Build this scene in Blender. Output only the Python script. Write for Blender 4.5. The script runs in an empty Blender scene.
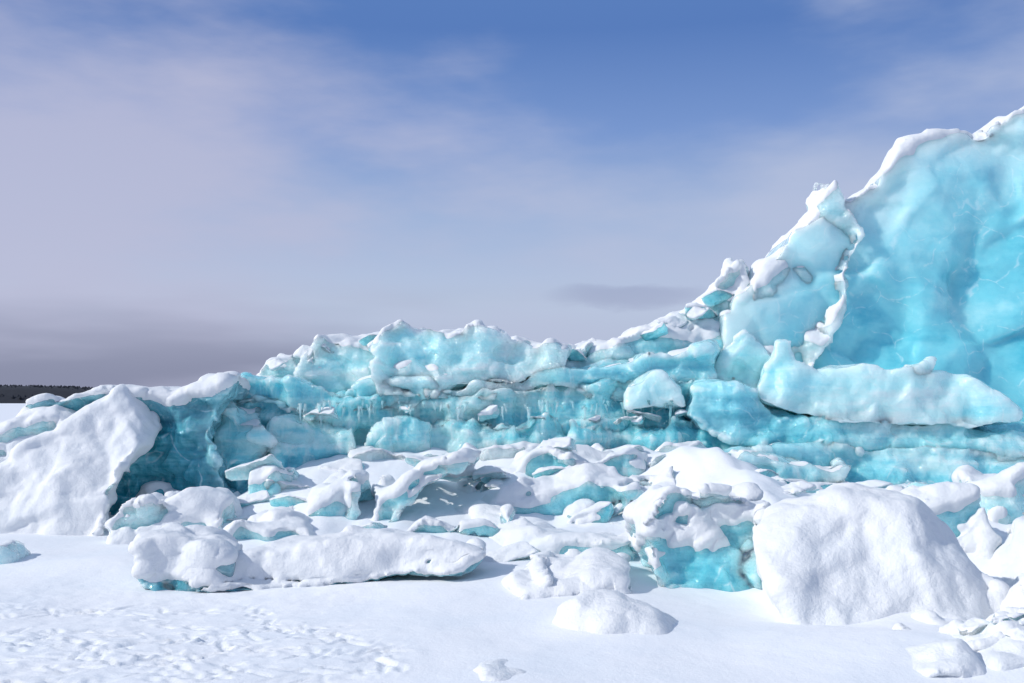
import bpy, bmesh, math, random
import numpy as np
F=995.0; HZ=402.0; CH=1.6
scene=bpy.context.scene
COL=scene.collection
# ------------------------------------------------------------------ noise
def h3(ix,iy,iz,s):
    h=(ix.astype(np.int64)*374761393+iy.astype(np.int64)*668265263+iz.astype(np.int64)*2147483647+s*974711)&0xFFFFFFFF
    h=((h^(h>>13))*1274126177)&0xFFFFFFFF
    h=((h^(h>>16))*2246822519)&0xFFFFFFFF
    h=h^(h>>15)
    return (h&0xFFFFFF)/float(0x1000000)
def vnoise(P,s=0):
    I=np.floor(P).astype(np.int64); f=P-I; u=f*f*f*(f*(f*6-15)+10)
    r=0
    for dx in (0,1):
        wx=u[:,0] if dx else 1-u[:,0]
        for dy in (0,1):
            wy=u[:,1] if dy else 1-u[:,1]
            for dz in (0,1):
                wz=u[:,2] if dz else 1-u[:,2]
                r=r+wx*wy*wz*h3(I[:,0]+dx,I[:,1]+dy,I[:,2]+dz,s)
    return r*2-1
ROT=np.array([[0.8,0.36,-0.48],[-0.6,0.48,-0.64],[0,0.8,0.6]])
def fbm(P,o=4,s=0):
    r=0;a=1.0;t=0;Q=P.copy()
    for k in range(o):
        r=r+a*vnoise(Q,s+k*17); t+=a; a*=0.5; Q=(Q@ROT)*2.03
    return r/t*1.5
def facet(P,s=0,k=26.0,g=1.6):
    """broken planar facets: each cell of a jittered lattice carries its own tilted plane"""
    I=np.floor(P).astype(np.int64); W=0;R=0
    for dx in (-1,0,1):
        for dy in (-1,0,1):
            for dz in (-1,0,1):
                a=I[:,0]+dx;b=I[:,1]+dy;c=I[:,2]+dz
                px=a+h3(a,b,c,s+1);py=b+h3(a,b,c,s+2);pz=c+h3(a,b,c,s+3)
                ex=P[:,0]-px;ey=P[:,1]-py;ez=P[:,2]-pz
                w=np.exp(-k*np.sqrt(ex*ex+ey*ey+ez*ez))
                h=h3(a,b,c,s+4)
                v=0.6*(h*2-1)+g*((np.mod(h*97,1)*2-1)*ex+(np.mod(h*577,1)*2-1)*ey+(np.mod(h*3571,1)*2-1)*ez)
                W=W+w;R=R+w*v
    return R/np.maximum(W,1e-30)
def sst(a,b,x):
    t=np.clip((x-a)/(b-a),0,1); return t*t*(3-2*t)
# ------------------------------------------------------------------ mesh tools
def quads(me):
    n=len(me.vertices); V=np.empty(n*3,dtype=np.float32); me.vertices.foreach_get('co',V); V=V.reshape(-1,3).astype(np.float64)
    lt=np.empty(len(me.polygons),dtype=np.int32); me.polygons.foreach_get('loop_total',lt)
    L=np.empty(len(me.loops),dtype=np.int32); me.loops.foreach_get('vertex_index',L)
    if (lt==4).all(): return V,L.reshape(-1,4)
    st=np.concatenate([[0],np.cumsum(lt)[:-1]])
    out=[]
    for k,(a,c) in enumerate(zip(st,lt)):
        v=L[a:a+c]
        if c==3: out.append([v[0],v[1],v[2],v[2]])
        elif c==4: out.append(list(v))
    return V,np.array(out)
def acc(n,idx,val):
    return np.stack([np.bincount(idx,val[:,k],n) for k in range(val.shape[1])],1)
def normals(V,Q):
    fn=np.cross(V[Q[:,2]]-V[Q[:,0]],V[Q[:,3]]-V[Q[:,1]])
    N=0
    for k in range(4): N=N+acc(len(V),Q[:,k],fn)
    return N/np.maximum(np.linalg.norm(N,axis=1,keepdims=True),1e-12)
def smooth(A,Q,it,f=0.6):
    n=len(A)
    a=np.concatenate([Q[:,k] for k in range(4)]); b=np.concatenate([Q[:,(k+1)%4] for k in range(4)])
    a,b=np.concatenate([a,b]),np.concatenate([b,a])
    c=np.maximum(np.bincount(a,minlength=n),1)[:,None]
    for _ in range(it):
        A=A*(1-f)+f*acc(n,a,A[b])/c
    return A
def chisel(V,Q,R,depth,jit,dens,vox,seed):
    """knock flat faces into the lump: everything of a neighbourhood outside a random tilted plane is brought onto it.
    planes hang on the untouched surface, so the cuts never dig deeper than depth*R"""
    rg=np.random.RandomState(seed&0x7fffffff)
    K=int(min(300,max(14,len(V)*vox*vox/(R*R)*dens)))
    V0=V.copy(); N0=smooth(normals(V,Q),Q,5); N0/=np.maximum(np.linalg.norm(N0,axis=1,keepdims=True),1e-9); V=V.copy()
    for k in range(K):
        i=rg.randint(len(V)); n=N0[i]+rg.normal(0,jit,3); n/=np.linalg.norm(n)
        r=R*rg.uniform(0.6,1.5)
        D0=V0-V0[i]; d=(D0*D0).sum(1); c=np.where((d<r*r)&(N0@n>0.1))[0]
        if len(c)==0: continue
        h=(V[c]-V0[i])@n+depth*r*rg.uniform(0.2,1.0)
        s=h>0
        if s.any():
            c=c[s]; w=np.clip((r-np.sqrt(d[c]))/(0.15*r),0,1)
            V[c]-=n[None,:]*(np.minimum(h[s],depth*r*1.5)*w)[:,None]
    return V
def mkmesh(name,V,Q,mat,attr=None,rim=None):
    me=bpy.data.meshes.new(name)
    me.vertices.add(len(V)); me.vertices.foreach_set('co',V.astype(np.float32).ravel())
    me.loops.add(len(Q)*4); me.loops.foreach_set('vertex_index',Q.astype(np.int32).ravel())
    me.polygons.add(len(Q)); me.polygons.foreach_set('loop_start',np.arange(0,len(Q)*4,4,dtype=np.int32))
    me.update(calc_edges=True)
    me.polygons.foreach_set('use_smooth',np.ones(len(Q),dtype=bool))
    if attr is not None:
        at=me.attributes.new('edge','FLOAT','POINT'); at.data.foreach_set('value',attr.astype(np.float32))
    if rim is not None:
        at=me.attributes.new('rim','FLOAT','POINT'); at.data.foreach_set('value',rim.astype(np.float32))
    if mat: me.materials.append(mat)
    return me
def revox(me,vox):
    ob=bpy.data.objects.new('tmp',me); COL.objects.link(ob)
    md=ob.modifiers.new('r','REMESH'); md.mode='VOXEL'; md.voxel_size=vox; md.adaptivity=0
    dg=bpy.context.evaluated_depsgraph_get()
    m2=bpy.data.meshes.new_from_object(ob.evaluated_get(dg))
    r=quads(m2)
    bpy.data.objects.remove(ob); bpy.data.meshes.remove(me); bpy.data.meshes.remove(m2)
    return r
def remesh(verts,faces,vox):
    me=bpy.data.meshes.new('tmp'); me.from_pydata([tuple(v) for v in verts],[],faces); 
    bm=bmesh.new(); bm.from_mesh(me); bmesh.ops.triangulate(bm,faces=bm.faces[:]); bmesh.ops.recalc_face_normals(bm,faces=bm.faces[:]); bm.to_mesh(me); bm.free()
    return revox(me,vox)
def tag(o,label=None,cat=None,group=None,kind=None):
    if label: o['label']=label
    if cat: o['category']=cat
    if group: o['group']=group
    if kind: o['kind']=kind
def empty(name,loc):
    o=bpy.data.objects.new(name,None); o.location=loc; o.empty_display_size=0.2; COL.objects.link(o); return o
def part(name,me,parent):
    o=bpy.data.objects.new(name,me); COL.objects.link(o); o.parent=parent; return o
def islands(nv,q,minf):
    """drop scraps of snow smaller than minf faces"""
    lab=np.arange(nv)
    for _ in range(300):
        m=lab[q].min(axis=1); new=lab.copy()
        for k in range(4): np.minimum.at(new,q[:,k],m)
        new=new[new]
        if (new==lab).all(): break
        lab=new
    l=lab[q[:,0]]; u,inv,c=np.unique(l,return_inverse=True,return_counts=True)
    return q[c[inv]>=minf]
# ------------------------------------------------------------------ materials
def srgb(r,g,b):
    f=lambda c:(c/255/12.92) if c/255<=0.04045 else ((c/255+0.055)/1.055)**2.4
    return (f(r),f(g),f(b),1)
class NT:
    def __init__(s,t): s.t=t
    def n(s,ty,**k):
        nd=s.t.nodes.new(ty)
        for a,v in k.items(): setattr(nd,a,v)
        return nd
    def l(s,a,b): s.t.links.new(a,b)
    def math(s,op,a,b=None,clamp=False):
        nd=s.t.nodes.new('ShaderNodeMath'); nd.operation=op; nd.use_clamp=clamp
        for i,x in enumerate((a,b)):
            if x is None: continue
            if isinstance(x,(int,float)): nd.inputs[i].default_value=x
            else: s.l(x,nd.inputs[i])
        return nd.outputs[0]
    def mix(s,f,a,b):
        nd=s.t.nodes.new('ShaderNodeMix'); nd.data_type='RGBA'
        for i,x in ((0,f),(6,a),(7,b)):
            if isinstance(x,(int,float,tuple)): nd.inputs[i].default_value=x
            else: s.l(x,nd.inputs[i])
        return nd.outputs[2]
    def mapr(s,x,a,b,c=0,d=1):
        nd=s.t.nodes.new('ShaderNodeMapRange'); nd.interpolation_type='SMOOTHSTEP'
        s.l(x,nd.inputs[0])
        for i,v in enumerate((a,b,c,d)): nd.inputs[i+1].default_value=v
        return nd.outputs[0]
    def noise(s,vec,sc,det=4,rough=0.5,mp=None):
        if mp:
            m=s.t.nodes.new('ShaderNodeMapping'); m.inputs['Scale'].default_value=mp[0]
            if len(mp)>1: m.inputs['Rotation'].default_value=mp[1]
            s.l(vec,m.inputs[0]); vec=m.outputs[0]
        nd=s.t.nodes.new('ShaderNodeTexNoise'); nd.inputs['Scale'].default_value=sc; nd.inputs['Detail'].default_value=det; nd.inputs['Roughness'].default_value=rough
        s.l(vec,nd.inputs['Vector']); return nd.outputs[0]
def newmat(name):
    m=bpy.data.materials.new(name); m.use_nodes=True; m.node_tree.nodes.clear()
    return m,NT(m.node_tree)
def snow_mat(name,col=(0.85,0.865,0.885,1),bump=1.0,trl=0.0):
    m,t=newmat(name)
    out=t.n('ShaderNodeOutputMaterial'); p=t.n('ShaderNodeBsdfPrincipled'); t.l(p.outputs[0],out.inputs[0])
    g=t.n('ShaderNodeNewGeometry'); pos=g.outputs['Position']
    n1=t.noise(pos,1.3,4); 
    c=t.mix(t.mapr(n1,0.35,0.7),col,(col[0]*0.95,col[1]*0.97,col[2]*0.985,1))
    t.l(c,p.inputs['Base Color'])
    p.inputs['Roughness'].default_value=0.6
    p.inputs['Specular IOR Level'].default_value=0.25
    a=t.noise(pos,8,6,0.6); b=t.noise(pos,50,4,0.65); d=t.noise(pos,230,2,0.5)
    h=t.math('ADD',t.math('MULTIPLY',a,0.036*bump),t.math('ADD',t.math('MULTIPLY',b,0.011*bump),t.math('MULTIPLY',d,0.004*bump)))
    bp=t.n('ShaderNodeBump'); bp.inputs['Strength'].default_value=0.65; bp.inputs['Distance'].default_value=1.0
    t.l(h,bp.inputs['Height']); t.l(bp.outputs[0],p.inputs['Normal'])
    if trl:
        tr=t.n('ShaderNodeBsdfTranslucent'); tr.inputs[0].default_value=(0.84,0.92,0.96,1)
        mx=t.n('ShaderNodeMixShader'); mx.inputs[0].default_value=trl; t.l(p.outputs[0],mx.inputs[1]); t.l(tr.outputs[0],mx.inputs[2]); t.l(mx.outputs[0],out.inputs[0])
    return m
FROST=(0.76,0.94,0.965,1)
def ice_mat(name,deep,mid,pale,frost=0.5,bias=0.0,rough=0.06,bump=1.0,flute=0.0,rimk=0.6,trans=0.0,lay3=3.6,sss=0.3):
    m,t=newmat(name)
    out=t.n('ShaderNodeOutputMaterial'); p=t.n('ShaderNodeBsdfPrincipled'); t.l(p.outputs[0],out.inputs[0])
    g=t.n('ShaderNodeNewGeometry'); pos=g.outputs['Position']
    lay=t.noise(pos,1.0,5,0.6,((0.5,0.5,lay3),(0.06,0.1,0)))
    big=t.noise(pos,0.45,3,0.5)
    fin=t.noise(pos,5.5,5,0.65)
    v=t.math('ADD',t.math('ADD',t.math('MULTIPLY',lay,0.6),t.math('MULTIPLY',big,0.4)),t.math('MULTIPLY',t.math('SUBTRACT',fin,0.5),0.14))
    v=t.math('ADD',v,bias)
    c=t.mix(t.mapr(v,0.38,0.52),deep,mid); c=t.mix(t.mapr(v,0.51,0.66),c,pale)
    if flute:
        st=t.noise(pos,6,4,0.6,((1,1,0.14),))
        c=t.mix(t.math('MULTIPLY',t.mapr(st,0.5,0.68,0,0.8),t.mapr(big,0.35,0.5)),c,(0.66,0.93,0.955,1))
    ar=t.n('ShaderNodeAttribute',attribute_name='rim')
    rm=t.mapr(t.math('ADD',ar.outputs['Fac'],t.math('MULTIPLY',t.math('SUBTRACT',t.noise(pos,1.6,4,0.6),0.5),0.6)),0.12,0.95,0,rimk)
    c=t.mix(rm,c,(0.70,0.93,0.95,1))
    at=t.n('ShaderNodeAttribute',attribute_name='edge')
    e=t.math('ADD',at.outputs['Fac'],t.math('MULTIPLY',t.math('SUBTRACT',t.noise(pos,3.2,5,0.7),0.5),0.7))
    fr=t.mapr(e,0.15,0.85,0,frost)
    c=t.mix(fr,c,FROST)
    # thin pale fracture lines inside the ice
    wv=t.n('ShaderNodeVectorMath',operation='ADD'); nz=t.n('ShaderNodeTexNoise'); nz.inputs['Scale'].default_value=1.5; t.l(pos,nz.inputs['Vector'])
    t.l(pos,wv.inputs[0]); t.l(nz.outputs['Color'],wv.inputs[1])
    ve=t.n('ShaderNodeTexVoronoi',feature='DISTANCE_TO_EDGE'); ve.inputs['Scale'].default_value=1.3; t.l(wv.outputs[0],ve.inputs['Vector'])
    c=t.mix(t.math('MULTIPLY',t.mapr(ve.outputs['Distance'],0.0,0.03,0.45,0.0),t.mapr(fin,0.42,0.6)),c,FROST)
    t.l(c,p.inputs['Base Color'])
    t.l(t.math('ADD',t.math('MULTIPLY',fr,0.45),rough,True),p.inputs['Roughness'])
    p.inputs['IOR'].default_value=1.31
    p.inputs['Specular IOR Level'].default_value=1.0
    p.inputs['Coat Weight'].default_value=0.7; p.inputs['Coat Roughness'].default_value=0.03; p.inputs['Coat IOR'].default_value=1.45
    p.inputs['Subsurface Weight'].default_value=1.0
    p.inputs['Subsurface Radius'].default_value=(1.0,1.0,1.0)
    p.inputs['Subsurface Scale'].default_value=sss
    if trans: t.l(t.math('MULTIPLY',t.math('SUBTRACT',1.0,t.math('MULTIPLY',fr,1.1),True),trans),p.inputs['Transmission Weight'])
    vf=t.n('ShaderNodeTexVoronoi',feature='F1'); vf.inputs['Scale'].default_value=4.5; t.l(wv.outputs[0],vf.inputs['Vector'])
    h=t.math('ADD',t.math('MULTIPLY',vf.outputs['Distance'],0.06*bump),t.math('MULTIPLY',fin,0.06*bump))
    h=t.math('ADD',h,t.math('MULTIPLY',t.noise(pos,28,4,0.6),0.018*bump))
    if flute: h=t.math('ADD',h,t.math('MULTIPLY',t.noise(pos,7,4,0.6,((1,1,0.16),)),flute))
    bp=t.n('ShaderNodeBump'); bp.inputs['Strength'].default_value=0.9; bp.inputs['Distance'].default_value=1.0
    t.l(h,bp.inputs['Height']); t.l(bp.outputs[0],p.inputs['Normal']); t.l(bp.outputs[0],p.inputs['Coat Normal'])
    return m
SNOW=snow_mat('snow_mat',col=(0.90,0.91,0.925,1),trl=0.12); GROUND=snow_mat('ground_snow',bump=0.4)
ICE={
 'deep':ice_mat('ice_deep_shaded',(0.0,0.15,0.23,1),(0.02,0.33,0.42,1),(0.20,0.66,0.74,1),frost=0.45,bias=0.0,rimk=0.3,sss=0.15),  # dark ice, with the tilted slab's missing shadow on the recess painted in
 'teal':ice_mat('ice_teal',(0.04,0.46,0.58,1),(0.22,0.73,0.82,1),(0.60,0.92,0.95,1),frost=0.65,bias=0.01,rimk=0.4),
 'glass':ice_mat('ice_glass',(0.03,0.42,0.55,1),(0.17,0.69,0.79,1),(0.54,0.91,0.94,1),frost=0.55,bias=0.015,rimk=0.2,flute=0.05,trans=0.08),
 'pale':ice_mat('ice_pale',(0.22,0.73,0.82,1),(0.48,0.87,0.92,1),(0.74,0.95,0.97,1),frost=0.8,bias=0.01,rough=0.08),
 'milky':ice_mat('ice_milky',(0.34,0.80,0.87,1),(0.56,0.90,0.94,1),(0.74,0.95,0.97,1),frost=0.7,bias=0.01,rough=0.12,bump=0.6),
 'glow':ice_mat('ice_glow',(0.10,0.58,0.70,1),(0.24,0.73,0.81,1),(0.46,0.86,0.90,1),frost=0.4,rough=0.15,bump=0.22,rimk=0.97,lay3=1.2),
}
# ------------------------------------------------------------------ the block builder
def px(x,y,Y): return ((x-512)*Y/F, CH+(HZ-y)*Y/F)
SEED=[7]
def finish(name,label,cat,V,Q,base,rnd,R,cd,jit,ra,rs,thr,st,ice,icy,snowy,Yref,group=None,flute=0,strata=0,rimf=None,nz=1.0,fill=8,vox=0.03,dens=3.0,fa=0.03,fsc=0.3,crust=0.008):
    SEED[0]+=13; s=SEED[0]
    body='ice_body';cap='snow_cover'
    off=np.array([s*3.7,s*1.3,s*2.1])
    V=smooth(V,Q,rnd)
    N=smooth(normals(V,Q),Q,3); P=V+off
    V=V+N*(ra*fbm(P/rs,3,s+9)+0.45*cd*R)[:,None]
    V=chisel(V,Q,R,cd,jit,dens,vox,s*7+1)
    V=chisel(V,Q,R*0.45,cd*0.8,jit,dens*0.5,vox,s*7+2)
    V,Q=revox(mkmesh('t',V,Q,None),vox); P=V+off
    V=smooth(V,Q,1,0.5)
    N=smooth(normals(V,Q),Q,2); D=0.12*ra*fbm(P/rs*5,3,s+15)
    if fa: D=D+fa*facet(P/fsc*np.array([1,1,1.5]),s+40)
    if strata:
        q=P[:,2:3]*5.5+0.8*fbm(P*0.5,3,s+70)[:,None]+0.15*P[:,0:1]
        D=D+strata*np.tanh(2.5*vnoise(np.concatenate([P[:,:1]*0.35,P[:,1:2]*0.35,q],1),s+71))
    if flute: D=D+flute*fbm(P*np.array([5.0,5.0,0.7]),3,s+3)
    V=V+N*D[:,None]
    N=normals(V,Q); S=smooth(V,Q,7)
    ed=((V-S)*N).sum(1); ed=np.clip(ed/(0.02+np.percentile(np.abs(ed),95)),-1,1)
    NS=smooth(N,Q,4); NS/=np.maximum(np.linalg.norm(NS,axis=1,keepdims=True),1e-9)
    sd=np.array([-0.28,-0.10,1.0]); sd/=np.linalg.norm(sd)
    m=NS@sd+nz*(0.20*fbm(P*1.4,3,s+21)+0.09*fbm(P*6,3,s+22))-thr
    for (ex,ey,rx,ry,k) in icy:
        X,Z=px(ex,ey,Yref); r2=((V[:,0]-X)/(rx*Yref/F))**2+((V[:,2]-Z)/(ry*Yref/F))**2; m=m-k*np.exp(-r2*r2*0.7)
    for (ex,ey,rx,ry,k) in snowy:
        X,Z=px(ex,ey,Yref); r2=((V[:,0]-X)/(rx*Yref/F))**2+((V[:,2]-Z)/(ry*Yref/F))**2; m=m+k*np.exp(-r2*r2*0.7)
    m=smooth(m[:,None],Q,4)[:,0]
    mm=np.clip(m/0.28,0,1)
    b=np.array(base)
    root=empty(name,base); tag(root,label,cat,group)
    rim=rimf(V) if rimf else np.full(len(V),0.3)
    part(body,mkmesh(body,V-b,Q,ICE[ice],ed,rim),root)
    if st>0:
        keep=(mm[Q]>0).any(axis=1)
        if keep.sum()>20:
            S2=smooth(V,Q,fill); d=np.clip(((S2-V)*NS).sum(1),-0.008,None)
            NU=NS+np.array([0,0,0.5]); NU/=np.maximum(np.linalg.norm(NU,axis=1,keepdims=True),1e-9)
            t=st*mm**0.8*(1+0.35*fbm(P*2.0,2,s+31))-0.012+mm*crust*fbm(P*7,4,s+35)*1.5
            VS=V+NS*(d*0.95*mm)[:,None]+NU*t[:,None]
            q=Q[keep]; q=islands(len(V),q,150)
            if len(q)>40:
                u,inv=np.unique(q.ravel(),return_inverse=True); q=inv.reshape(-1,4)
                VS=smooth(VS[u],q,1,0.5)
                part(cap,mkmesh(cap,VS-b,q,SNOW),root)
    return root
def jag(poly,amp,seed,step=9):
    """roughen a broken outline"""
    rg=random.Random(seed); o=[]; n=len(poly); yb=max(p[1] for p in poly)
    for i in range(n):
        a=poly[i];b=poly[(i+1)%n]; L=math.hypot(b[0]-a[0],b[1]-a[1]); o.append(a)
        if L<step*1.4 or min(a[1],b[1])>yb-8: continue
        k=int(L/step); nx,ny=(b[1]-a[1])/L,-(b[0]-a[0])/L; c=0
        for j in range(1,k):
            u=j/k; c=c*0.4+rg.uniform(-1,1)*amp
            o.append((a[0]+(b[0]-a[0])*u+nx*c,a[1]+(b[1]-a[1])*u+ny*c))
    return o
def block(name,label,cat,poly,Y,T,fs=0.8,bs=0.8,lean=0.15,vox=None,rnd=1,R=0.5,cd=0.09,jit=0.22,ra=0.06,rs=0.8,thr=0.4,st=0.04,ice='teal',icy=(),snowy=(),sink=0.25,group=None,flute=0,strata=0,jg=2.5,rw=0.45,nz=1.0,fill=10,dens=3.0,fa=0.02,fsc=0.35,crust=0.008):
    vox=vox or Y*0.0020
    poly=jag(poly,jg,int(abs(poly[0][0])*7+poly[2][1]),max(7,60/Y*2))
    W=[]
    zb=min(px(x,y,Y)[1] for x,y in poly)
    for x,y in poly:
        yy=Y
        for _ in range(3):
            X,Z=px(x,y,yy); yy=Y+lean*(Z-zb)
        W.append((X,yy,Z))
    cx=sum(w[0] for w in W)/len(W); zt=max(w[2] for w in W)
    def sl(dy,sc):
        o=[]
        for X,yy,Z in W:
            z=zb+(Z-zb)*sc
            if Z<zb+0.12*(zt-zb): z-=sink
            o.append((cx+(X-cx)*(0.35+0.65*sc),yy+dy,z))
        return o
    S=[sl(-0.42*T,fs),sl(-0.25*T,(1+fs)/2+0.04*(1-fs)),sl(0,1.0),sl(0.3*T,(1+bs)/2),sl(0.58*T,bs)]
    n=len(poly); V=[v for s_ in S for v in s_]; Fc=[]
    for k in range(len(S)-1):
        for i in range(n):
            j=(i+1)%n; Fc.append([k*n+i,k*n+j,(k+1)*n+j,(k+1)*n+i])
    Fc.append(list(range(n))); Fc.append([ (len(S)-1)*n+i for i in range(n)][::-1])
    V,Q=remesh(V,Fc,vox)
    A=np.array([(w[0],w[2]) for w in W]); 
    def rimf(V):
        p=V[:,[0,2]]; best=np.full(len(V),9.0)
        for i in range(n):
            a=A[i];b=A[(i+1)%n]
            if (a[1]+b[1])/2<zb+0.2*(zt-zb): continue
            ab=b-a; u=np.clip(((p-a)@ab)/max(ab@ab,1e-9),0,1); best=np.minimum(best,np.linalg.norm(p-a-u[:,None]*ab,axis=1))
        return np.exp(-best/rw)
    return finish(name,label,cat,V,Q,(cx,Y,zb),rnd,R,cd,jit,ra,rs,thr,st,ice,icy,snowy,Y,group,flute,strata,rimf,nz,fill,vox,dens,fa,fsc,crust)
# ------------------------------------------------------------------ ground
def gh(x,y):
    P=np.stack([x,y,0*x],1)
    z=0.05*fbm(P*0.35,3,101)+0.010*fbm(P*1.6,3,102)
    y0=9.2-3.1*sst(1.1,2.9,x)+2.2*sst(-3.2,-4.6,x)
    m=sst(0,1,(y-y0)/5.4)
    m=m*(1-sst(19,27,y))
    H=0.95-0.50*sst(2.2,3.8,x)-0.5*sst(-2.4,-3.8,x)
    z=z+m*(H+0.14*fbm(P*0.9,4,103))+0.07*sst(0.0,0.15,m)*fbm(P*1.8,3,104)*(1-sst(27,40,y))
    for (cx,cy,rx,ry,h) in ((0.55,8.9,0.9,0.6,0.14),(2.3,6.4,0.9,0.6,0.10),(3.3,5.9,0.9,0.6,0.10),(-5.4,10.6,1.6,0.9,0.10),(-1.2,10.2,1.5,0.5,0.14),(1.0,7.7,0.8,0.6,0.05),(0.75,7.0,0.7,0.4,0.03),(-4.0,9.6,0.9,0.5,0.10),(-1.8,8.5,1.6,0.35,0.03)):
        z=z+h*np.exp(-((x-cx)/rx)**2-((y-cy)/ry)**2)
    return z
def ground():
    def axis(a,b,st,far):
        c=list(np.arange(a,b,st)); s=st; v=b
        while v<far: c.append(v); s*=1.13; v+=s
        c.append(far); return c
    xp=axis(0,4.6,0.02,4000); xs=np.array(sorted(set([-v for v in xp]+xp)))
    ys=np.array(list(np.arange(-30,3,1.0))+list(np.arange(3,5.2,0.08))+axis(5.2,9.6,0.02,5000))
    X,Yg=np.meshgrid(xs,ys); x=X.ravel();y=Yg.ravel()
    z=gh(x,y)
    rng=random.Random(5)
    tracks=[((-4.6,7.6),(-2.2,7.9)),((-4.3,8.2),(-1.9,7.1)),((-4.0,7.0),(-1.2,6.6)),((-3.6,6.3),(-1.1,7.0)),((-3.3,6.0),(-0.7,6.4)),((-2.6,6.9),(-0.7,6.0)),((-3.0,5.6),(-0.8,5.8)),((-3.4,6.6),(-1.6,5.7)),((-2.2,7.9),(-0.6,5.9)),((-3.1,5.9),(-0.9,6.0)),((-4.4,7.2),(-2.0,6.2))]
    for (a,b) in tracks:
        L=math.hypot(b[0]-a[0],b[1]-a[1]); n=int(L/0.05); an=math.atan2(b[1]-a[1],b[0]-a[0])
        for i in range(n):
            u=i/n; wob=0.12*math.sin(u*9+a[0]*5)
            cx=a[0]+(b[0]-a[0])*u+rng.gauss(0,0.06)-math.sin(an)*wob; cy=a[1]+(b[1]-a[1])*u+rng.gauss(0,0.06)+math.cos(an)*wob
            ang=an+rng.gauss(0,0.6); lx=rng.uniform(0.03,0.14); ly=rng.uniform(0.012,0.03); dp=rng.uniform(0.003,0.016)
            sel=np.where((np.abs(x-cx)<0.4)&(np.abs(y-cy)<0.4))[0]
            dx=x[sel]-cx;dy=y[sel]-cy
            p=(dx*math.cos(ang)+dy*math.sin(ang))/lx;q=(-dx*math.sin(ang)+dy*math.cos(ang))/ly
            r=p*p+q*q
            z[sel]+=-dp*np.exp(-r*r*0.6)+dp*0.35*np.exp(-(np.sqrt(r)-1.55)**2*5)
    P=np.stack([x,y,0*x],1)
    tr=sst(-0.7,-2.0,x+0.3*fbm(P*0.8,3,7))*(1-sst(8.2,9.4,y))*sst(4.5,5.4,y)
    z+=tr*0.007*fbm(P*6.5,4,88)
    nx=len(xs);ny=len(ys)
    i=np.arange(nx-1)[None,:]+np.arange(ny-1)[:,None]*nx; i=i.ravel()
    Q=np.stack([i,i+1,i+1+nx,i+nx],1)
    o=bpy.data.objects.new('ground',mkmesh('ground',np.stack([x,y,z],1),Q,GROUND)); COL.objects.link(o); tag(o,kind='structure')
    tag(o,'wide flat snow field with trampled tracks on the left','snow ground')
ground()
# ------------------------------------------------------------------ the ice wall
B=block
B('ice_wall','towering smooth turquoise ice wall rising at the right, snow along its jagged crest','ice wall',
  [(690,500),(690,400),(700,345),(714,300),(735,270),(760,246),(788,224),(808,208),(826,203),(842,198),(854,182),(866,166),(878,151),(900,143),(925,146),(946,146),(960,133),(970,119),(992,112),(1024,106),(1100,98),(1170,200),(1170,500)],
  15.5,3.2,fs=0.99,bs=0.85,lean=0.08,R=1.1,cd=0.05,jit=0.12,ra=0.05,rs=2.5,thr=0.46,st=0.06,ice='glow',rw=1.1,jg=6,nz=0.9,dens=2.5,fa=0.04,fsc=0.9,
  icy=[(960,310,200,120,1.0)],snowy=[(876,165,22,28,0.5),(835,212,24,18,0.4),(905,148,20,10,0.3),(985,128,30,14,0.2)])
B('ice_spire','broad white-frosted ice spire with a jagged tip, merging into the tall wall','ice spire',
  [(712,400),(718,350),(728,320),(732,288),(744,268),(758,252),(770,238),(784,220),(794,206),(804,190),(820,177),(830,188),(836,206),(850,216),(856,245),(846,280),(834,310),(818,345),(800,400)],
  15.0,1.9,fs=0.96,bs=0.85,lean=0.08,R=0.7,cd=0.085,jit=0.25,ra=0.05,rs=0.6,thr=0.42,st=0.05,ice='milky',jg=5,snowy=[(785,235,18,30,0.35),(745,275,20,25,0.35)],fa=0.03,fsc=0.5,sink=0)
B('ice_block','pale faceted ice block at the foot of the climb, above the glassy ledge','ice block',
  [(688,440),(694,380),(706,345),(728,332),(760,340),(782,352),(796,380),(790,440)],
  14.4,1.2,fs=0.94,lean=0.10,R=0.6,cd=0.10,jit=0.22,thr=0.75,st=0.04,ice='milky',jg=3,fa=0.025,sink=0)
B('ice_ridge','snow-heaped ice slope climbing from the low ridge up to the tall spire','ice ridge',
  [(520,440),(526,350),(545,344),(566,346),(585,340),(600,334),(640,320),(670,310),(692,293),(712,271),(722,264),(738,256),(752,285),(748,345),(730,385),(700,440)],
  15.1,2.6,fs=0.94,bs=0.9,lean=0.2,R=0.6,cd=0.09,jit=0.28,ra=0.08,rs=0.4,thr=0.26,st=0.07,ice='pale',jg=5,snowy=[(640,332,75,13,0.4),(710,285,30,20,0.3)],icy=[(640,370,100,30,0.7),(715,330,30,25,0.4)],fa=0.025,crust=0.018)
B('ice_wall','pale mass of ice standing behind the crest blocks of the low ridge','ice wall',
  [(240,480),(256,386),(285,364),(320,352),(380,340),(460,338),(540,344),(600,342),(680,326),(740,316),(790,330),(790,480)],
  15.8,1.6,fs=0.98,bs=0.9,lean=0.05,R=0.6,cd=0.07,thr=0.45,st=0.06,ice='pale',strata=0.05,jg=3)
B('ice_block','small frosted ice block at the left end of the jagged crest','ice block',
  [(250,420),(262,376),(268,357),(288,352),(306,350),(318,362),(322,420)],15.0,1.6,fs=0.96,R=0.45,cd=0.10,thr=0.55,st=0.04,ice='pale',strata=0.02,jg=4,fa=0.03)
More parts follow.
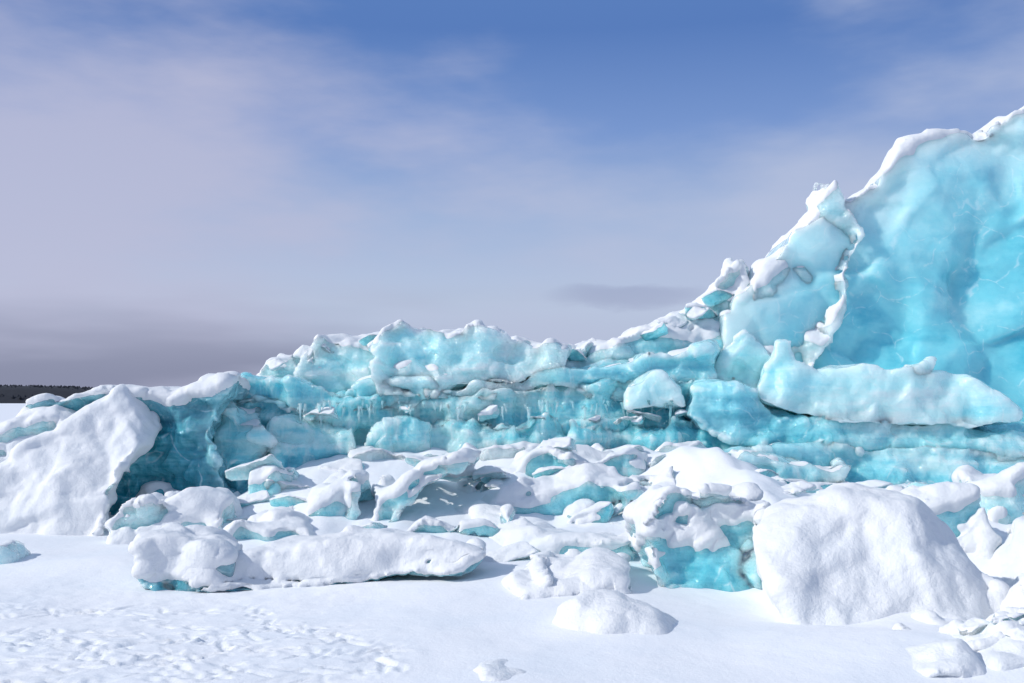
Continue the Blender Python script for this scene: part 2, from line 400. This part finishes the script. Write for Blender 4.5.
B('ice_block','pale aqua ice block with a rounded snowy top, second from left on the crest','ice block',
  [(298,420),(308,349),(325,332),(350,327),(376,333),(390,350),(390,420)],14.9,1.7,fs=0.96,R=0.5,cd=0.10,thr=0.6,st=0.05,ice='pale',strata=0.025,jg=4,fa=0.03)
B('ice_slab','broad undercut ice slab with a flat snowy top in the middle of the crest','ice slab',
  [(372,404),(378,346),(386,328),(410,322),(440,325),(455,329),(482,321),(502,326),(524,331),(550,338),(568,350),(562,376),(530,388),(500,394),(470,394),(440,402)],
  14.7,2.2,fs=0.97,R=0.5,cd=0.10,jit=0.25,thr=0.62,st=0.05,ice='pale',sink=0,strata=0.035,jg=5,fa=0.035,fsc=0.4,crust=0.014)
ledge=B('ice_ledge','thin layered ice ledge running below the crest blocks','ice ledge',
  [(232,410),(244,388),(300,384),(340,384),(400,380),(480,378),(560,362),(640,352),(705,346),(722,378),(690,394),(640,404),(500,408),(400,414),(300,418)],
  14.45,1.6,fs=0.98,R=0.6,cd=0.07,jit=0.18,thr=0.85,st=0.03,ice='teal',sink=0,vox=0.03,strata=0.065,jg=3,fa=0.03)
B('ice_wall','long glassy teal ice face with frozen drips below the low crest','ice wall',
  [(232,500),(236,400),(258,376),(300,382),(340,390),(440,390),(560,376),(640,372),(720,376),(775,410),(785,500)],
  14.75,2.4,fs=0.98,R=0.6,cd=0.07,jit=0.2,thr=0.95,st=0.02,ice='glass',flute=0.07,lean=0.05,strata=0.07,fa=0.02)
B('ice_block','ragged teal ice block at the corner where the dark recess meets the glassy face','ice block',
  [(196,500),(206,440),(214,408),(232,396),(262,400),(284,430),(280,500)],13.7,1.2,fs=0.9,R=0.45,cd=0.12,thr=0.8,st=0.03,ice='teal',strata=0.04,jg=5,fa=0.05)
B('ice_block','stout turquoise ice block bulging from the left part of the glassy face','ice block',
  [(262,480),(266,425),(280,410),(320,408),(352,414),(362,440),(356,475)],14.0,1.3,fs=0.95,R=0.6,cd=0.08,thr=0.95,st=0.03,ice='glass',strata=0.05,flute=0.04,jg=3,fa=0.03)
B('ice_slab','glassy ribbed ice slab standing in the middle of the face below the ledge','ice slab',
  [(356,460),(364,418),(420,410),(500,408),(560,410),(572,450),(560,465)],13.95,1.1,fs=0.97,R=0.6,cd=0.07,thr=0.95,st=0.03,ice='glass',strata=0.06,flute=0.09,jg=3,fa=0.025)
B('ice_slab','glassy ribbed ice slab right of the middle, below the squarish cloudy block','ice slab',
  [(560,460),(570,416),(630,408),(700,406),(735,418),(740,462)],13.9,1.1,fs=0.97,R=0.6,cd=0.07,thr=0.95,st=0.03,ice='glass',strata=0.06,flute=0.08,jg=3,fa=0.025)
B('ice_slab','thin ice shelf jutting from the glassy face above the rubble','ice slab',
  [(330,462),(365,450),(430,443),(520,441),(600,438),(690,438),(720,448),(700,474),(600,470),(480,472)],
  13.5,1.1,fs=0.9,R=0.5,cd=0.09,thr=0.6,st=0.04,ice='pale',flute=0.02,sink=0.3,strata=0.03,jg=3,fa=0.02)
B('ice_block','squarish cloudy ice block sitting on the ledge left of the tall wall','ice block',
  [(621,406),(625,378),(648,370),(676,374),(683,386),(682,408)],13.9,0.8,fs=0.95,rnd=2,R=0.3,cd=0.08,thr=1.1,st=0.03,ice='milky',sink=0.05,fa=0.02)
B('ice_slab','thick pale slab with an upturned left end lying across the tall wall','ice slab',
  [(748,402),(744,376),(760,356),(763,337),(784,333),(795,344),(800,357),(850,361),(900,366),(930,364),(964,374),(988,388),(1002,400),(1008,412),(1004,428),(960,434),(880,431),(830,426),(786,416)],
  13.85,1.3,fs=0.97,rnd=1,R=0.6,cd=0.06,jit=0.14,ra=0.03,thr=1.15,st=0.02,ice='milky',sink=0,rw=0.3,jg=1.5,fa=0.02,fsc=0.6)
B('ice_chunk','small tilted ice shard on top of the thick pale slab','ice chunk',
  [(898,378),(908,362),(932,353),(940,358),(934,380)],13.6,0.4,fs=0.9,R=0.2,thr=1.1,st=0.02,ice='milky',sink=0,jg=1)
B('ice_ledge','smooth rounded ice ledge beneath the thick pale slab','ice ledge',
  [(676,420),(680,380),(720,374),(748,382),(790,400),(870,412),(960,420),(1050,416),(1090,420),(1090,468),(980,466),(900,464),(820,460),(740,455)],
  13.95,1.7,fs=0.99,rnd=1,R=0.7,cd=0.06,jit=0.2,thr=0.95,st=0.02,ice='teal',sink=0,strata=0.05,fa=0.02)
B('ice_wall','turquoise ice base under the ledges at the right','ice wall',
  [(690,520),(696,446),(820,438),(1000,440),(1110,440),(1110,530)],13.72,1.7,fs=0.99,R=0.5,cd=0.08,thr=0.95,st=0.02,ice='teal',strata=0.05,fa=0.03)
B('ice_block','faceted light aqua ice block beneath the upturned slab end','ice block',
  [(700,500),(706,455),(740,440),(800,446),(850,462),(838,486),(800,500)],13.0,1.2,fs=0.9,R=0.45,cd=0.11,thr=0.85,st=0.03,ice='pale',fa=0.04)
B('ice_slab','flat pale slab resting low before the turquoise base at the right','ice slab',
  [(860,500),(866,480),(900,472),(960,478),(975,492),(960,502)],12.6,0.8,fs=0.85,R=0.4,thr=0.8,st=0.03,ice='teal')
B('ice_block','dark teal ice block with a long rounded snow cap, left end of the ridge','ice block',
  [(30,500),(34,420),(56,400),(90,390),(140,386),(200,381),(240,375),(256,382),(250,400),(238,425),(245,455),(262,500)],
  13.8,2.2,fs=0.98,bs=0.9,lean=0.05,R=0.6,cd=0.07,jit=0.18,thr=0.50,st=0.10,ice='deep',jg=0.8,snowy=[(150,388,120,13,0.8)],fill=14,fa=0.04,strata=0.05)
B('snow_slab','large smooth snow-covered slab tilted up at the far left','snow slab',
  [(-90,560),(-70,500),(-20,462),(20,440),(60,418),(98,398),(118,387),(130,394),(143,412),(156,430),(151,446),(134,470),(126,500),(104,545),(40,556)],
  11.6,0.9,fs=0.96,bs=0.95,lean=0.7,rnd=0,R=1.0,cd=0.045,jit=0.12,ra=0.03,thr=-0.95,st=0.04,ice='pale',jg=2.5,icy=[(158,450,10,30,1.0)],fill=4,fa=0.035,fsc=0.6)
B('snow_block','rough snowy hump behind the tilted left slab','snow block',
  [(-60,470),(-10,432),(10,414),(30,402),(58,396),(90,405),(90,460)],12.9,1.2,R=0.4,thr=0.1,st=0.05,ice='pale',jg=3)
# ------------------------------------------------------------------ rubble, middle
RB=dict(fa=0.03,fsc=0.5,jit=0.24,jg=3.5,crust=0.008,fill=14)
B('ice_boulder','snow-dusted ice boulder in front of the dark recess at left','ice boulder',
  [(106,540),(114,505),(128,487),(165,477),(212,480),(232,497),(240,540)],11.2,1.3,fs=0.86,R=0.6,cd=0.12,thr=0.1,st=0.06,ice='pale',**RB)
B('ice_boulder','low jagged snowy boulder between the recess and the long front slab','ice boulder',
  [(226,545),(236,505),(262,496),(290,503),(330,515),(340,545)],10.7,1.2,fs=0.82,R=0.6,cd=0.12,thr=0.1,st=0.06,ice='pale',**RB)
B('ice_boulder','pointed snowy chunk leaning at the foot of the dark recess','ice boulder',
  [(246,505),(248,466),(270,460),(296,466),(306,505)],12.4,0.9,R=0.4,cd=0.12,thr=0.4,st=0.04,ice='teal',**RB)
B('snow_boulder','snow-capped lump with aqua underside left of the central rubble','snow boulder',
  [(292,530),(298,490),(325,464),(352,458),(374,470),(380,512),(360,532)],11.5,1.3,R=0.6,cd=0.12,thr=0.1,st=0.06,ice='teal',icy=[(340,512,25,12,0.6)],**RB)
B('snow_boulder','overhanging snow-covered slab with a drooping left lip','snow boulder',
  [(356,524),(364,494),(360,472),(392,462),(430,446),(458,438),(482,450),(480,472),(450,490),(430,502),(410,526)],
  11.5,1.5,fs=0.9,R=0.8,cd=0.09,thr=-0.05,st=0.06,ice='teal',icy=[(420,512,34,14,0.9)],**RB)
B('snow_boulder','broad snowy hump topping the rubble below the glassy face','snow boulder',
  [(440,486),(460,458),(500,440),(545,431),(600,433),(636,442),(664,462),(660,486)],12.7,1.9,fs=0.8,R=0.7,cd=0.11,thr=0.3,st=0.06,ice='teal',**RB)
B('ice_slab','slanting snow-dusted slab showing teal ice in the rubble centre','ice slab',
  [(450,530),(476,492),(512,468),(570,455),(640,460),(684,474),(670,505),(590,520),(520,530)],11.8,1.7,fs=0.86,R=0.7,cd=0.12,thr=0.42,st=0.05,ice='teal',**RB)
B('snow_boulder','snowy mound in front of the slanting slab at the rubble centre','snow boulder',
  [(454,560),(470,530),(522,510),(590,506),(634,518),(660,560)],10.3,1.7,fs=0.78,R=0.8,cd=0.11,thr=0.1,st=0.06,ice='teal',**RB)
B('ice_slab','flat snowy slab behind the square snow-topped block','ice slab',
  [(630,505),(640,484),(670,470),(720,464),(768,474),(800,490),(790,515)],12.0,1.5,fs=0.84,R=0.7,cd=0.11,thr=0.42,st=0.05,ice='teal',**RB)
B('ice_slab','low teal-edged slab beside the drooping snow lip','ice slab',
  [(384,552),(396,522),(444,504),(500,496),(530,516),(516,556)],10.8,1.5,fs=0.84,R=0.7,cd=0.11,thr=0.36,st=0.06,ice='teal',**RB)
B('ice_slab','long snow-laden front slab with dark teal ice under its edge','ice slab',
  [(205,588),(192,562),(205,544),(250,536),(300,533),(360,529),(410,529),(458,534),(490,552),(480,570),(440,575),(425,583),(380,585),(355,594),(300,592),(250,587)],
  9.0,1.2,fs=0.95,bs=0.75,lean=0.3,R=0.8,cd=0.065,jit=0.18,ra=0.05,thr=-0.38,st=0.06,ice='deep',icy=[(330,596,120,12,1.7),(440,584,44,9,1.4)],sink=0.0,jg=3,fill=16,fa=0.02,crust=0.008)
B('snow_boulder','lumpy snow-covered block at the left end of the long front slab','snow boulder',
  [(132,574),(134,545),(152,526),(190,523),(224,536),(244,560),(222,580),(170,580)],9.0,1.0,fs=0.9,R=0.6,cd=0.09,thr=-0.3,st=0.06,ice='deep',icy=[(175,580,50,7,1.2)],sink=0.05,**RB)
B('ice_block','square ice block with thick snow top and clear teal front face','ice block',
  [(636,600),(632,540),(630,504),(642,484),(670,478),(700,475),(748,474),(776,486),(778,512),(760,536),(768,576),(748,594),(690,606)],
  8.7,1.3,fs=0.94,bs=0.85,lean=0.15,R=0.5,cd=0.11,thr=-0.1,st=0.06,ice='teal',icy=[(705,580,58,28,1.4),(738,550,22,26,0.9)],sink=0.2,fill=14,fa=0.035,crust=0.012,jg=4)
B('snow_boulder','rounded snowy lump left of the square ice block','snow boulder',
  [(500,608),(516,576),(546,553),(598,543),(634,554),(652,590),(600,618)],8.3,1.2,fs=0.82,R=0.8,cd=0.09,thr=-0.2,st=0.07,ice='deep',icy=[(556,604,26,8,1.1)],**RB)
B('snow_boulder','smooth triangular snow lump in front, casting a shadow to its right','snow boulder',
  [(540,652),(558,614),(580,594),(612,580),(650,595),(696,625),(730,652),(630,658)],7.0,1.1,fs=0.72,rnd=3,R=0.7,cd=0.06,thr=-0.8,st=0.04,ice='teal',jg=2,fill=14,fa=0.012,crust=0.006)
B('snow_boulder','biggest rounded snow boulder with a smooth sloping top, lower right','snow boulder',
  [(806,660),(784,628),(760,588),(753,540),(762,512),(785,497),(818,487),(872,483),(915,494),(950,520),(985,556),(1015,605),(1015,660)],
  7.4,1.7,fs=0.74,bs=0.8,lean=0.4,rnd=2,R=0.9,cd=0.07,jit=0.2,ra=0.07,rs=0.9,thr=-0.85,st=0.04,ice='teal',icy=[(792,640,34,16,1.9)],sink=0.1,jg=3,fill=18,fa=0.015,fsc=0.7,crust=0.007)
B('snow_heap','lumpy snow heap spilling to the lower right corner','snow heap',
  [(836,694),(846,662),(868,632),(905,604),(945,586),(985,574),(1040,562),(1110,585),(1130,694)],6.5,1.6,fs=0.84,rnd=2,R=0.6,cd=0.10,jit=0.25,ra=0.12,rs=0.5,thr=-0.4,st=0.05,ice='pale',sink=0.3,fill=14,fa=0.02,fsc=0.4,crust=0.010)
B('snow_boulder','low snow-crusted chunk at the bottom edge, below the lumpy heap','snow boulder',
  [(858,720),(872,668),(900,648),(945,640),(980,655),(1000,720)],5.9,0.8,fs=0.88,R=0.4,cd=0.10,thr=-0.4,st=0.04,ice='pale',sink=0.2,jg=2,fa=0.02)
B('snow_boulder','snow-crusted chunk in the bottom right corner of the view','snow boulder',
  [(945,716),(960,645),(990,618),(1040,610),(1080,640),(1090,716)],5.9,0.8,fs=0.88,R=0.4,cd=0.10,thr=-0.3,st=0.04,ice='pale',sink=0.2,jg=2,fa=0.02)
B('ice_block','snow-dusted ice block behind the biggest snow boulder','ice block',
  [(866,560),(880,505),(905,482),(958,480),(985,498),(995,560)],9.2,1.2,fs=0.9,R=0.5,cd=0.11,thr=0.25,st=0.06,ice='teal',**RB)
B('snow_boulder','snow-capped ice boulder at the right frame edge, upper of two','snow boulder',
  [(960,530),(962,478),(985,460),(1010,456),(1060,466),(1075,530)],10.2,1.3,fs=0.9,R=0.6,cd=0.10,thr=0.3,st=0.09,ice='pale',**RB)
B('snow_boulder','rounded snow boulder cut by the right frame edge, lower of two','snow boulder',
  [(996,590),(1000,520),(1018,500),(1050,494),(1100,520),(1100,590)],8.2,1.1,R=0.6,cd=0.10,thr=0.1,st=0.07,ice='pale',**RB)
B('ice_chunk','flat snow-topped chunk beside the biggest snow boulder','ice chunk',
  [(918,580),(930,562),(962,554),(990,566),(985,586)],7.7,0.5,fs=0.7,R=0.25,thr=0.1,st=0.03,ice='pale',jg=1)
B('snow_lump','small snow lump poking up at the bottom edge of the view','snow lump',
  [(448,712),(464,672),(482,656),(498,653),(522,662),(554,682),(574,715)],5.75,0.6,fs=0.85,R=0.25,thr=-0.8,st=0.03,ice='pale',sink=0.1,jg=1,fa=0.01,crust=0.004)
B('ice_chunk','translucent pale ice chip lying on the snow at the left edge','ice chunk',
  [(-30,564),(-20,549),(0,538),(14,543),(22,555),(12,564)],9.8,0.5,fs=0.85,R=0.2,cd=0.05,ra=0.02,thr=0.6,st=0.02,ice='pale',sink=0.05,jg=1)
# icicles hanging along the ledge, parts of the ledge
rg=random.Random(21); base=np.array(ledge.location)
for k in range(80):
    xx=rg.uniform(290,720); Yy=rg.uniform(13.6,13.85); L=rg.uniform(0.06,0.34)*rg.uniform(0.4,1); r=rg.uniform(0.008,0.022)
    X,Z=px(xx,408+rg.uniform(-2,7),Yy); V=[];Q=[];m=7;n=7
    for j in range(n):
        u=j/(n-1); rr=r*(1-u)**0.8+0.003
        for q in range(m):
            a=q*2*math.pi/m; w=1+0.25*math.sin(u*14+k)
            V.append((X+rr*w*math.cos(a)*1.3+0.02*math.sin(k+u*2),Yy+rr*w*math.sin(a),Z+0.10-u*L))
    for j in range(n-1):
        for q in range(m): Q.append([j*m+q,(j+1)*m+q,(j+1)*m+(q+1)%m,j*m+(q+1)%m])
    V=np.array(V); me=mkmesh('icicle',V-base,np.array(Q),ICE['teal'],np.zeros(len(V)),np.full(len(V),0.4)); part('icicle',me,ledge)
# ------------------------------------------------------------------ loose chunks: a few shapes, copied and dropped on what lies below
def chunk_proto(i):
    rng=random.Random(100+i)
    bm=bmesh.new()
    for k in range(10):
        v=np.array([rng.gauss(0,1) for _ in range(3)]); v/=np.linalg.norm(v)
        bm.verts.new((v[0]*0.6*rng.uniform(0.8,1.2),v[1]*0.5,v[2]*0.36))
    bmesh.ops.convex_hull(bm,input=bm.verts[:])
    used=[v for v in bm.verts if v.link_faces]; mp={v:i for i,v in enumerate(used)}
    V=[tuple(v.co) for v in used]; Fc=[[mp[v] for v in f.verts] for f in bm.faces]; bm.free()
    V,Q=remesh(V,Fc,0.022)
    return finish('ice_chunk','','ice chunk',V,Q,(0,0,-50),0,0.35,0.05,0.15,0.02,0.5,(0.1,0.35,0.5,0.3)[i%4],0.045,('pale','teal','pale')[i%3],(),(),10,vox=0.022,fill=10,fa=0.02,fsc=0.35)
protos=[]
for i in range(8):
    r=chunk_proto(i)
    for ch in r.children:   # the mesh was built about (0,0,-50): bring it back to its own origin
        A=np.empty(len(ch.data.vertices)*3,dtype=np.float32); ch.data.vertices.foreach_get('co',A); A=A.reshape(-1,3); A[:,2]-=50.0
        ch.data.vertices.foreach_set('co',A.ravel()); ch.data.update()
    protos.append(r)
rng=random.Random(11)
bpy.context.view_layer.update()
DG=bpy.context.evaluated_depsgraph_get()
PENDING=[]
def drop(x,y,near=None):
    ok,loc,nrm,idx,ob,mt=scene.ray_cast(DG,(x,y,12.0),(0,0,-1))
    return (loc.z if ok else 0.0),(nrm.z if ok else 1)
def place(i,x,y,z,s,rz,label,group):
    PENDING.append((i,x,y,z,s,rz,label,group))
def scatter(n,x0,x1,y0,y1,s0,s1,label,group,up=0.05,maxz=2.2,minz=-1):
    for k in range(n):
        for _ in range(16):
            a=rng.uniform(y0,y1); pxx=rng.uniform(x0,x1); x=(pxx-512)*a/F
            z,nz_=drop(x,a)
            if minz<z<maxz and nz_>0.45: break
        else: continue
        s=rng.uniform(s0,s1)
        place(rng.randrange(8),x,a,z+up*s,(s*rng.uniform(0.9,1.5),s,s*rng.uniform(0.7,1.1)),rng.uniform(-0.6,0.6),label,group)
def onface(n,pts,Y0,Y1,s0,s1,label,group):
    """pieces frozen onto the face or crest of the wall, along a line of it"""
    for k in range(n):
        u=rng.uniform(0,len(pts)-1.001); i=int(u); u-=i; a=rng.uniform(Y0,Y1)
        xx=pts[i][0]+(pts[i+1][0]-pts[i][0])*u; yy=pts[i][1]+(pts[i+1][1]-pts[i][1])*u+rng.uniform(-1,6)
        X,Z=px(xx,yy,a); s=rng.uniform(s0,s1)
        place(rng.randrange(8),X,a,Z,(s*rng.uniform(0.9,1.6),s,s*rng.uniform(0.8,1.3)),rng.uniform(-0.8,0.8),label,group)
scatter(16,340,800,9.6,13.0,0.25,0.6,'snow-dusted ice chunk wedged in the central rubble','ice chunks in the central rubble',0.0)
scatter(12,130,300,11.4,13.0,0.25,0.55,'snow-dusted ice chunk at the foot of the dark recess','ice chunks below the left recess',0.0,1.3)
scatter(12,790,1040,9.6,12.6,0.3,0.6,'ice chunk piled between the right wall and the big snow boulder','ice chunks below the right wall',0.0)
scatter(12,890,1030,5.6,7.0,0.09,0.24,'small broken ice chunk on the lower right snow heap','small ice chunks on the right heap',-0.1,2.2,0.2)
onface(14,[(262,366),(300,358),(330,344),(385,340),(450,335),(500,334),(550,345)],14.4,15.0,0.2,0.42,'small frosted ice chunk frozen onto the low crest','ice chunks on the low crest')
onface(8,[(560,356),(600,346),(640,334),(690,316),(720,294)],14.4,14.8,0.25,0.42,'snowy ice chunk caught on the slope climbing to the spire','ice chunks on the climbing slope')
onface(14,[(240,402),(330,414),(420,410),(520,412),(610,420),(700,412),(760,430)],13.65,13.85,0.15,0.33,'jagged ice piece sticking out of the glassy wall face','ice pieces in the glassy face')
onface(9,[(720,480),(800,486),(870,488),(960,490),(1030,486)],12.5,12.9,0.25,0.5,'broken ice piece at the foot of the right wall','ice pieces at the foot of the right wall')
for (i,x,y,z,s,rz,label,group) in PENDING:
    p=protos[i]
    r=p.copy(); COL.objects.link(r); r.location=(x,y,z); r.scale=s; r.rotation_euler=(rng.uniform(-0.2,0.35),rng.uniform(-0.35,0.35),rz); tag(r,label,'ice chunk',group)
    for ch in p.children:
        c=ch.copy(); COL.objects.link(c); c.parent=r
for p in protos:
    for ch in list(p.children): bpy.data.objects.remove(ch)
    bpy.data.objects.remove(p)
# ------------------------------------------------------------------ far shore
m,t=newmat('forest_mat'); out=t.n('ShaderNodeOutputMaterial'); p=t.n('ShaderNodeBsdfPrincipled'); t.l(p.outputs[0],out.inputs[0])
g=t.n('ShaderNodeNewGeometry'); c=t.mix(t.noise(g.outputs['Position'],0.2,3),(0.008,0.011,0.018,1),(0.022,0.027,0.04,1)); t.l(c,p.inputs['Base Color']); p.inputs['Roughness'].default_value=1
FM=m
xs=np.linspace(-1500,1500,241); rows=[(1180,0),(1200,0.75),(1250,1.0),(1400,0.9),(1700,-0.1)]
V=[];
hz=21-12*sst(-570,-420,xs)+2.5*fbm(np.stack([xs*0.004,0*xs,0*xs],1),3,3)
for (yy,k) in rows:
    for i,x in enumerate(xs): V.append((x,yy,hz[i]*k-0.5))
n=len(xs); Q=[[r*n+i,r*n+i+1,(r+1)*n+i+1,(r+1)*n+i] for r in range(len(rows)-1) for i in range(n-1)]
o=bpy.data.objects.new('hills',mkmesh('hills',np.array(V,float),np.array(Q),FM)); COL.objects.link(o); tag(o,'low dark wooded shore on the far left horizon','hills',kind='structure')
V=[];Q=[];rg=random.Random(3)
for k in range(6000):
    x=rg.uniform(-1500,1500); yy=rg.uniform(1185,1300); u=min(1,(yy-1180)/60); hh=float(np.interp(x,xs,hz))*(0.3+0.7*u)-2
    H=rg.uniform(2.6,3.8); r=rg.uniform(1.8,2.8); b=len(V)
    for q in range(6):
        a=q*math.pi/3; V.append((x+r*math.cos(a),yy+r*math.sin(a),hh))
    V.append((x,yy,hh+H))
    for q in range(6): Q.append([b+q,b+(q+1)%6,b+6,b+6])
me=bpy.data.meshes.new('forest'); me.from_pydata(V,[],[q[:3] for q in Q]); me.materials.append(FM)
o=bpy.data.objects.new('forest',me); COL.objects.link(o); tag(o,'dark conifer forest along the far shore at the left','forest',kind='stuff')
# ------------------------------------------------------------------ light
EL=math.radians(35); AZ=math.radians(255)   # clockwise from +Y
sv=(math.sin(AZ)*math.cos(EL),math.cos(AZ)*math.cos(EL),math.sin(EL))
from mathutils import Vector
sl=bpy.data.lights.new('sun','SUN'); sl.energy=3.25; sl.angle=math.radians(0.6); sl.color=(1,0.965,0.91)
so=bpy.data.objects.new('sun',sl); COL.objects.link(so); so.rotation_euler=Vector(sv).to_track_quat('Z','Y').to_euler()
w=bpy.data.worlds.new('World'); scene.world=w; w.use_nodes=True; w.node_tree.nodes.clear(); t=NT(w.node_tree)
out=t.n('ShaderNodeOutputWorld')
sky=t.n('ShaderNodeTexSky',sky_type='NISHITA',sun_disc=False,sun_elevation=EL,sun_rotation=AZ)
b1=t.n('ShaderNodeBackground'); b1.inputs[1].default_value=0.13; t.l(sky.outputs[0],b1.inputs[0])
tc=t.n('ShaderNodeTexCoord'); d=tc.outputs['Generated']; sp=t.n('ShaderNodeSeparateXYZ'); t.l(d,sp.inputs[0]); X,Yw,Z=sp.outputs
rp=t.n('ShaderNodeValToRGB'); el=rp.color_ramp.elements
t.l(t.math('MULTIPLY',Z,1.6,True),rp.inputs[0])
stops=[(0.0,(160,168,194)),(0.064,(178,187,213)),(0.16,(186,199,224)),(0.29,(157,180,218)),(0.42,(120,151,207)),(0.56,(87,124,188)),(0.66,(90,128,191)),(1.0,(150,176,216))]
el[0].position=0; el[0].color=srgb(*stops[0][1]); el[1].position=1; el[1].color=srgb(*stops[-1][1])
for a,c in stops[1:-1]:
    e=el.new(a); e.color=srgb(*c)
n1=t.noise(d,2.4,5,0.5,((1.0,1.0,2.4),(0,0.6,0)))
n2=t.noise(d,5.5,6,0.55,((1.0,1.0,3.5),(0,0.5,0)))
cl=t.math('ADD',t.math('MULTIPLY',n1,0.7),t.math('MULTIPLY',n2,0.3))
side=t.math('MULTIPLY',X,-0.30)
ab=t.math('ADD',t.math('ADD',t.math('MULTIPLY',t.mapr(X,-0.08,-0.42),0.11),t.math('MULTIPLY',t.mapr(X,0.12,0.5),0.13)),-0.03)
mid=t.mapr(Z,0.20,0.37,0.0,-0.13)
cf=t.mapr(t.math('ADD',t.math('ADD',cl,ab),mid),0.34,0.64,0,0.85)
veil=t.mix(t.mapr(X,-0.3,0.3),srgb(188,190,216),srgb(184,194,221))
c=t.mix(cf,rp.outputs[0],veil)
n3=t.noise(d,2.4,4,0.45,((1.0,1.0,6),(0,0.03,0)))
low=t.mapr(Z,0.02,0.13,1,0)
dk=t.math('MULTIPLY',t.mapr(t.math('ADD',n3,side),0.46,0.72,0,0.72),low)
c=t.mix(dk,c,srgb(112,119,148))
zz=t.math('ADD',t.math('SUBTRACT',Z,0.1005),t.math('MULTIPLY',t.math('SUBTRACT',n2,0.5),0.05))
r2=t.math('ADD',t.math('POWER',t.math('ABSOLUTE',t.math('DIVIDE',t.math('SUBTRACT',X,0.118),0.065)),2.0),t.math('POWER',t.math('ABSOLUTE',t.math('DIVIDE',zz,0.010)),2.0))
lc=t.mapr(r2,0.0,2.2,0.5,0.0)
c=t.mix(lc,c,srgb(146,154,188))
b2=t.n('ShaderNodeBackground'); b2.inputs[1].default_value=1.0; t.l(c,b2.inputs[0])
mx=t.n('ShaderNodeMixShader'); t.l(t.mapr(Z,0.3,0.8,0.97,0.6),mx.inputs[0]); t.l(b1.outputs[0],mx.inputs[1]); t.l(b2.outputs[0],mx.inputs[2]); t.l(mx.outputs[0],out.inputs[0])
# ------------------------------------------------------------------ camera
cd=bpy.data.cameras.new('camera'); co=bpy.data.objects.new('camera',cd); COL.objects.link(co)
co.location=(0,0,CH); co.rotation_euler=(math.pi/2,0,0); cd.sensor_width=36; cd.lens=F/1024*36; cd.shift_y=(HZ-341.5)/1024; cd.clip_end=9000
scene.camera=co
scene.view_settings.view_transform='Standard'; scene.view_settings.look='None'; scene.view_settings.exposure=0
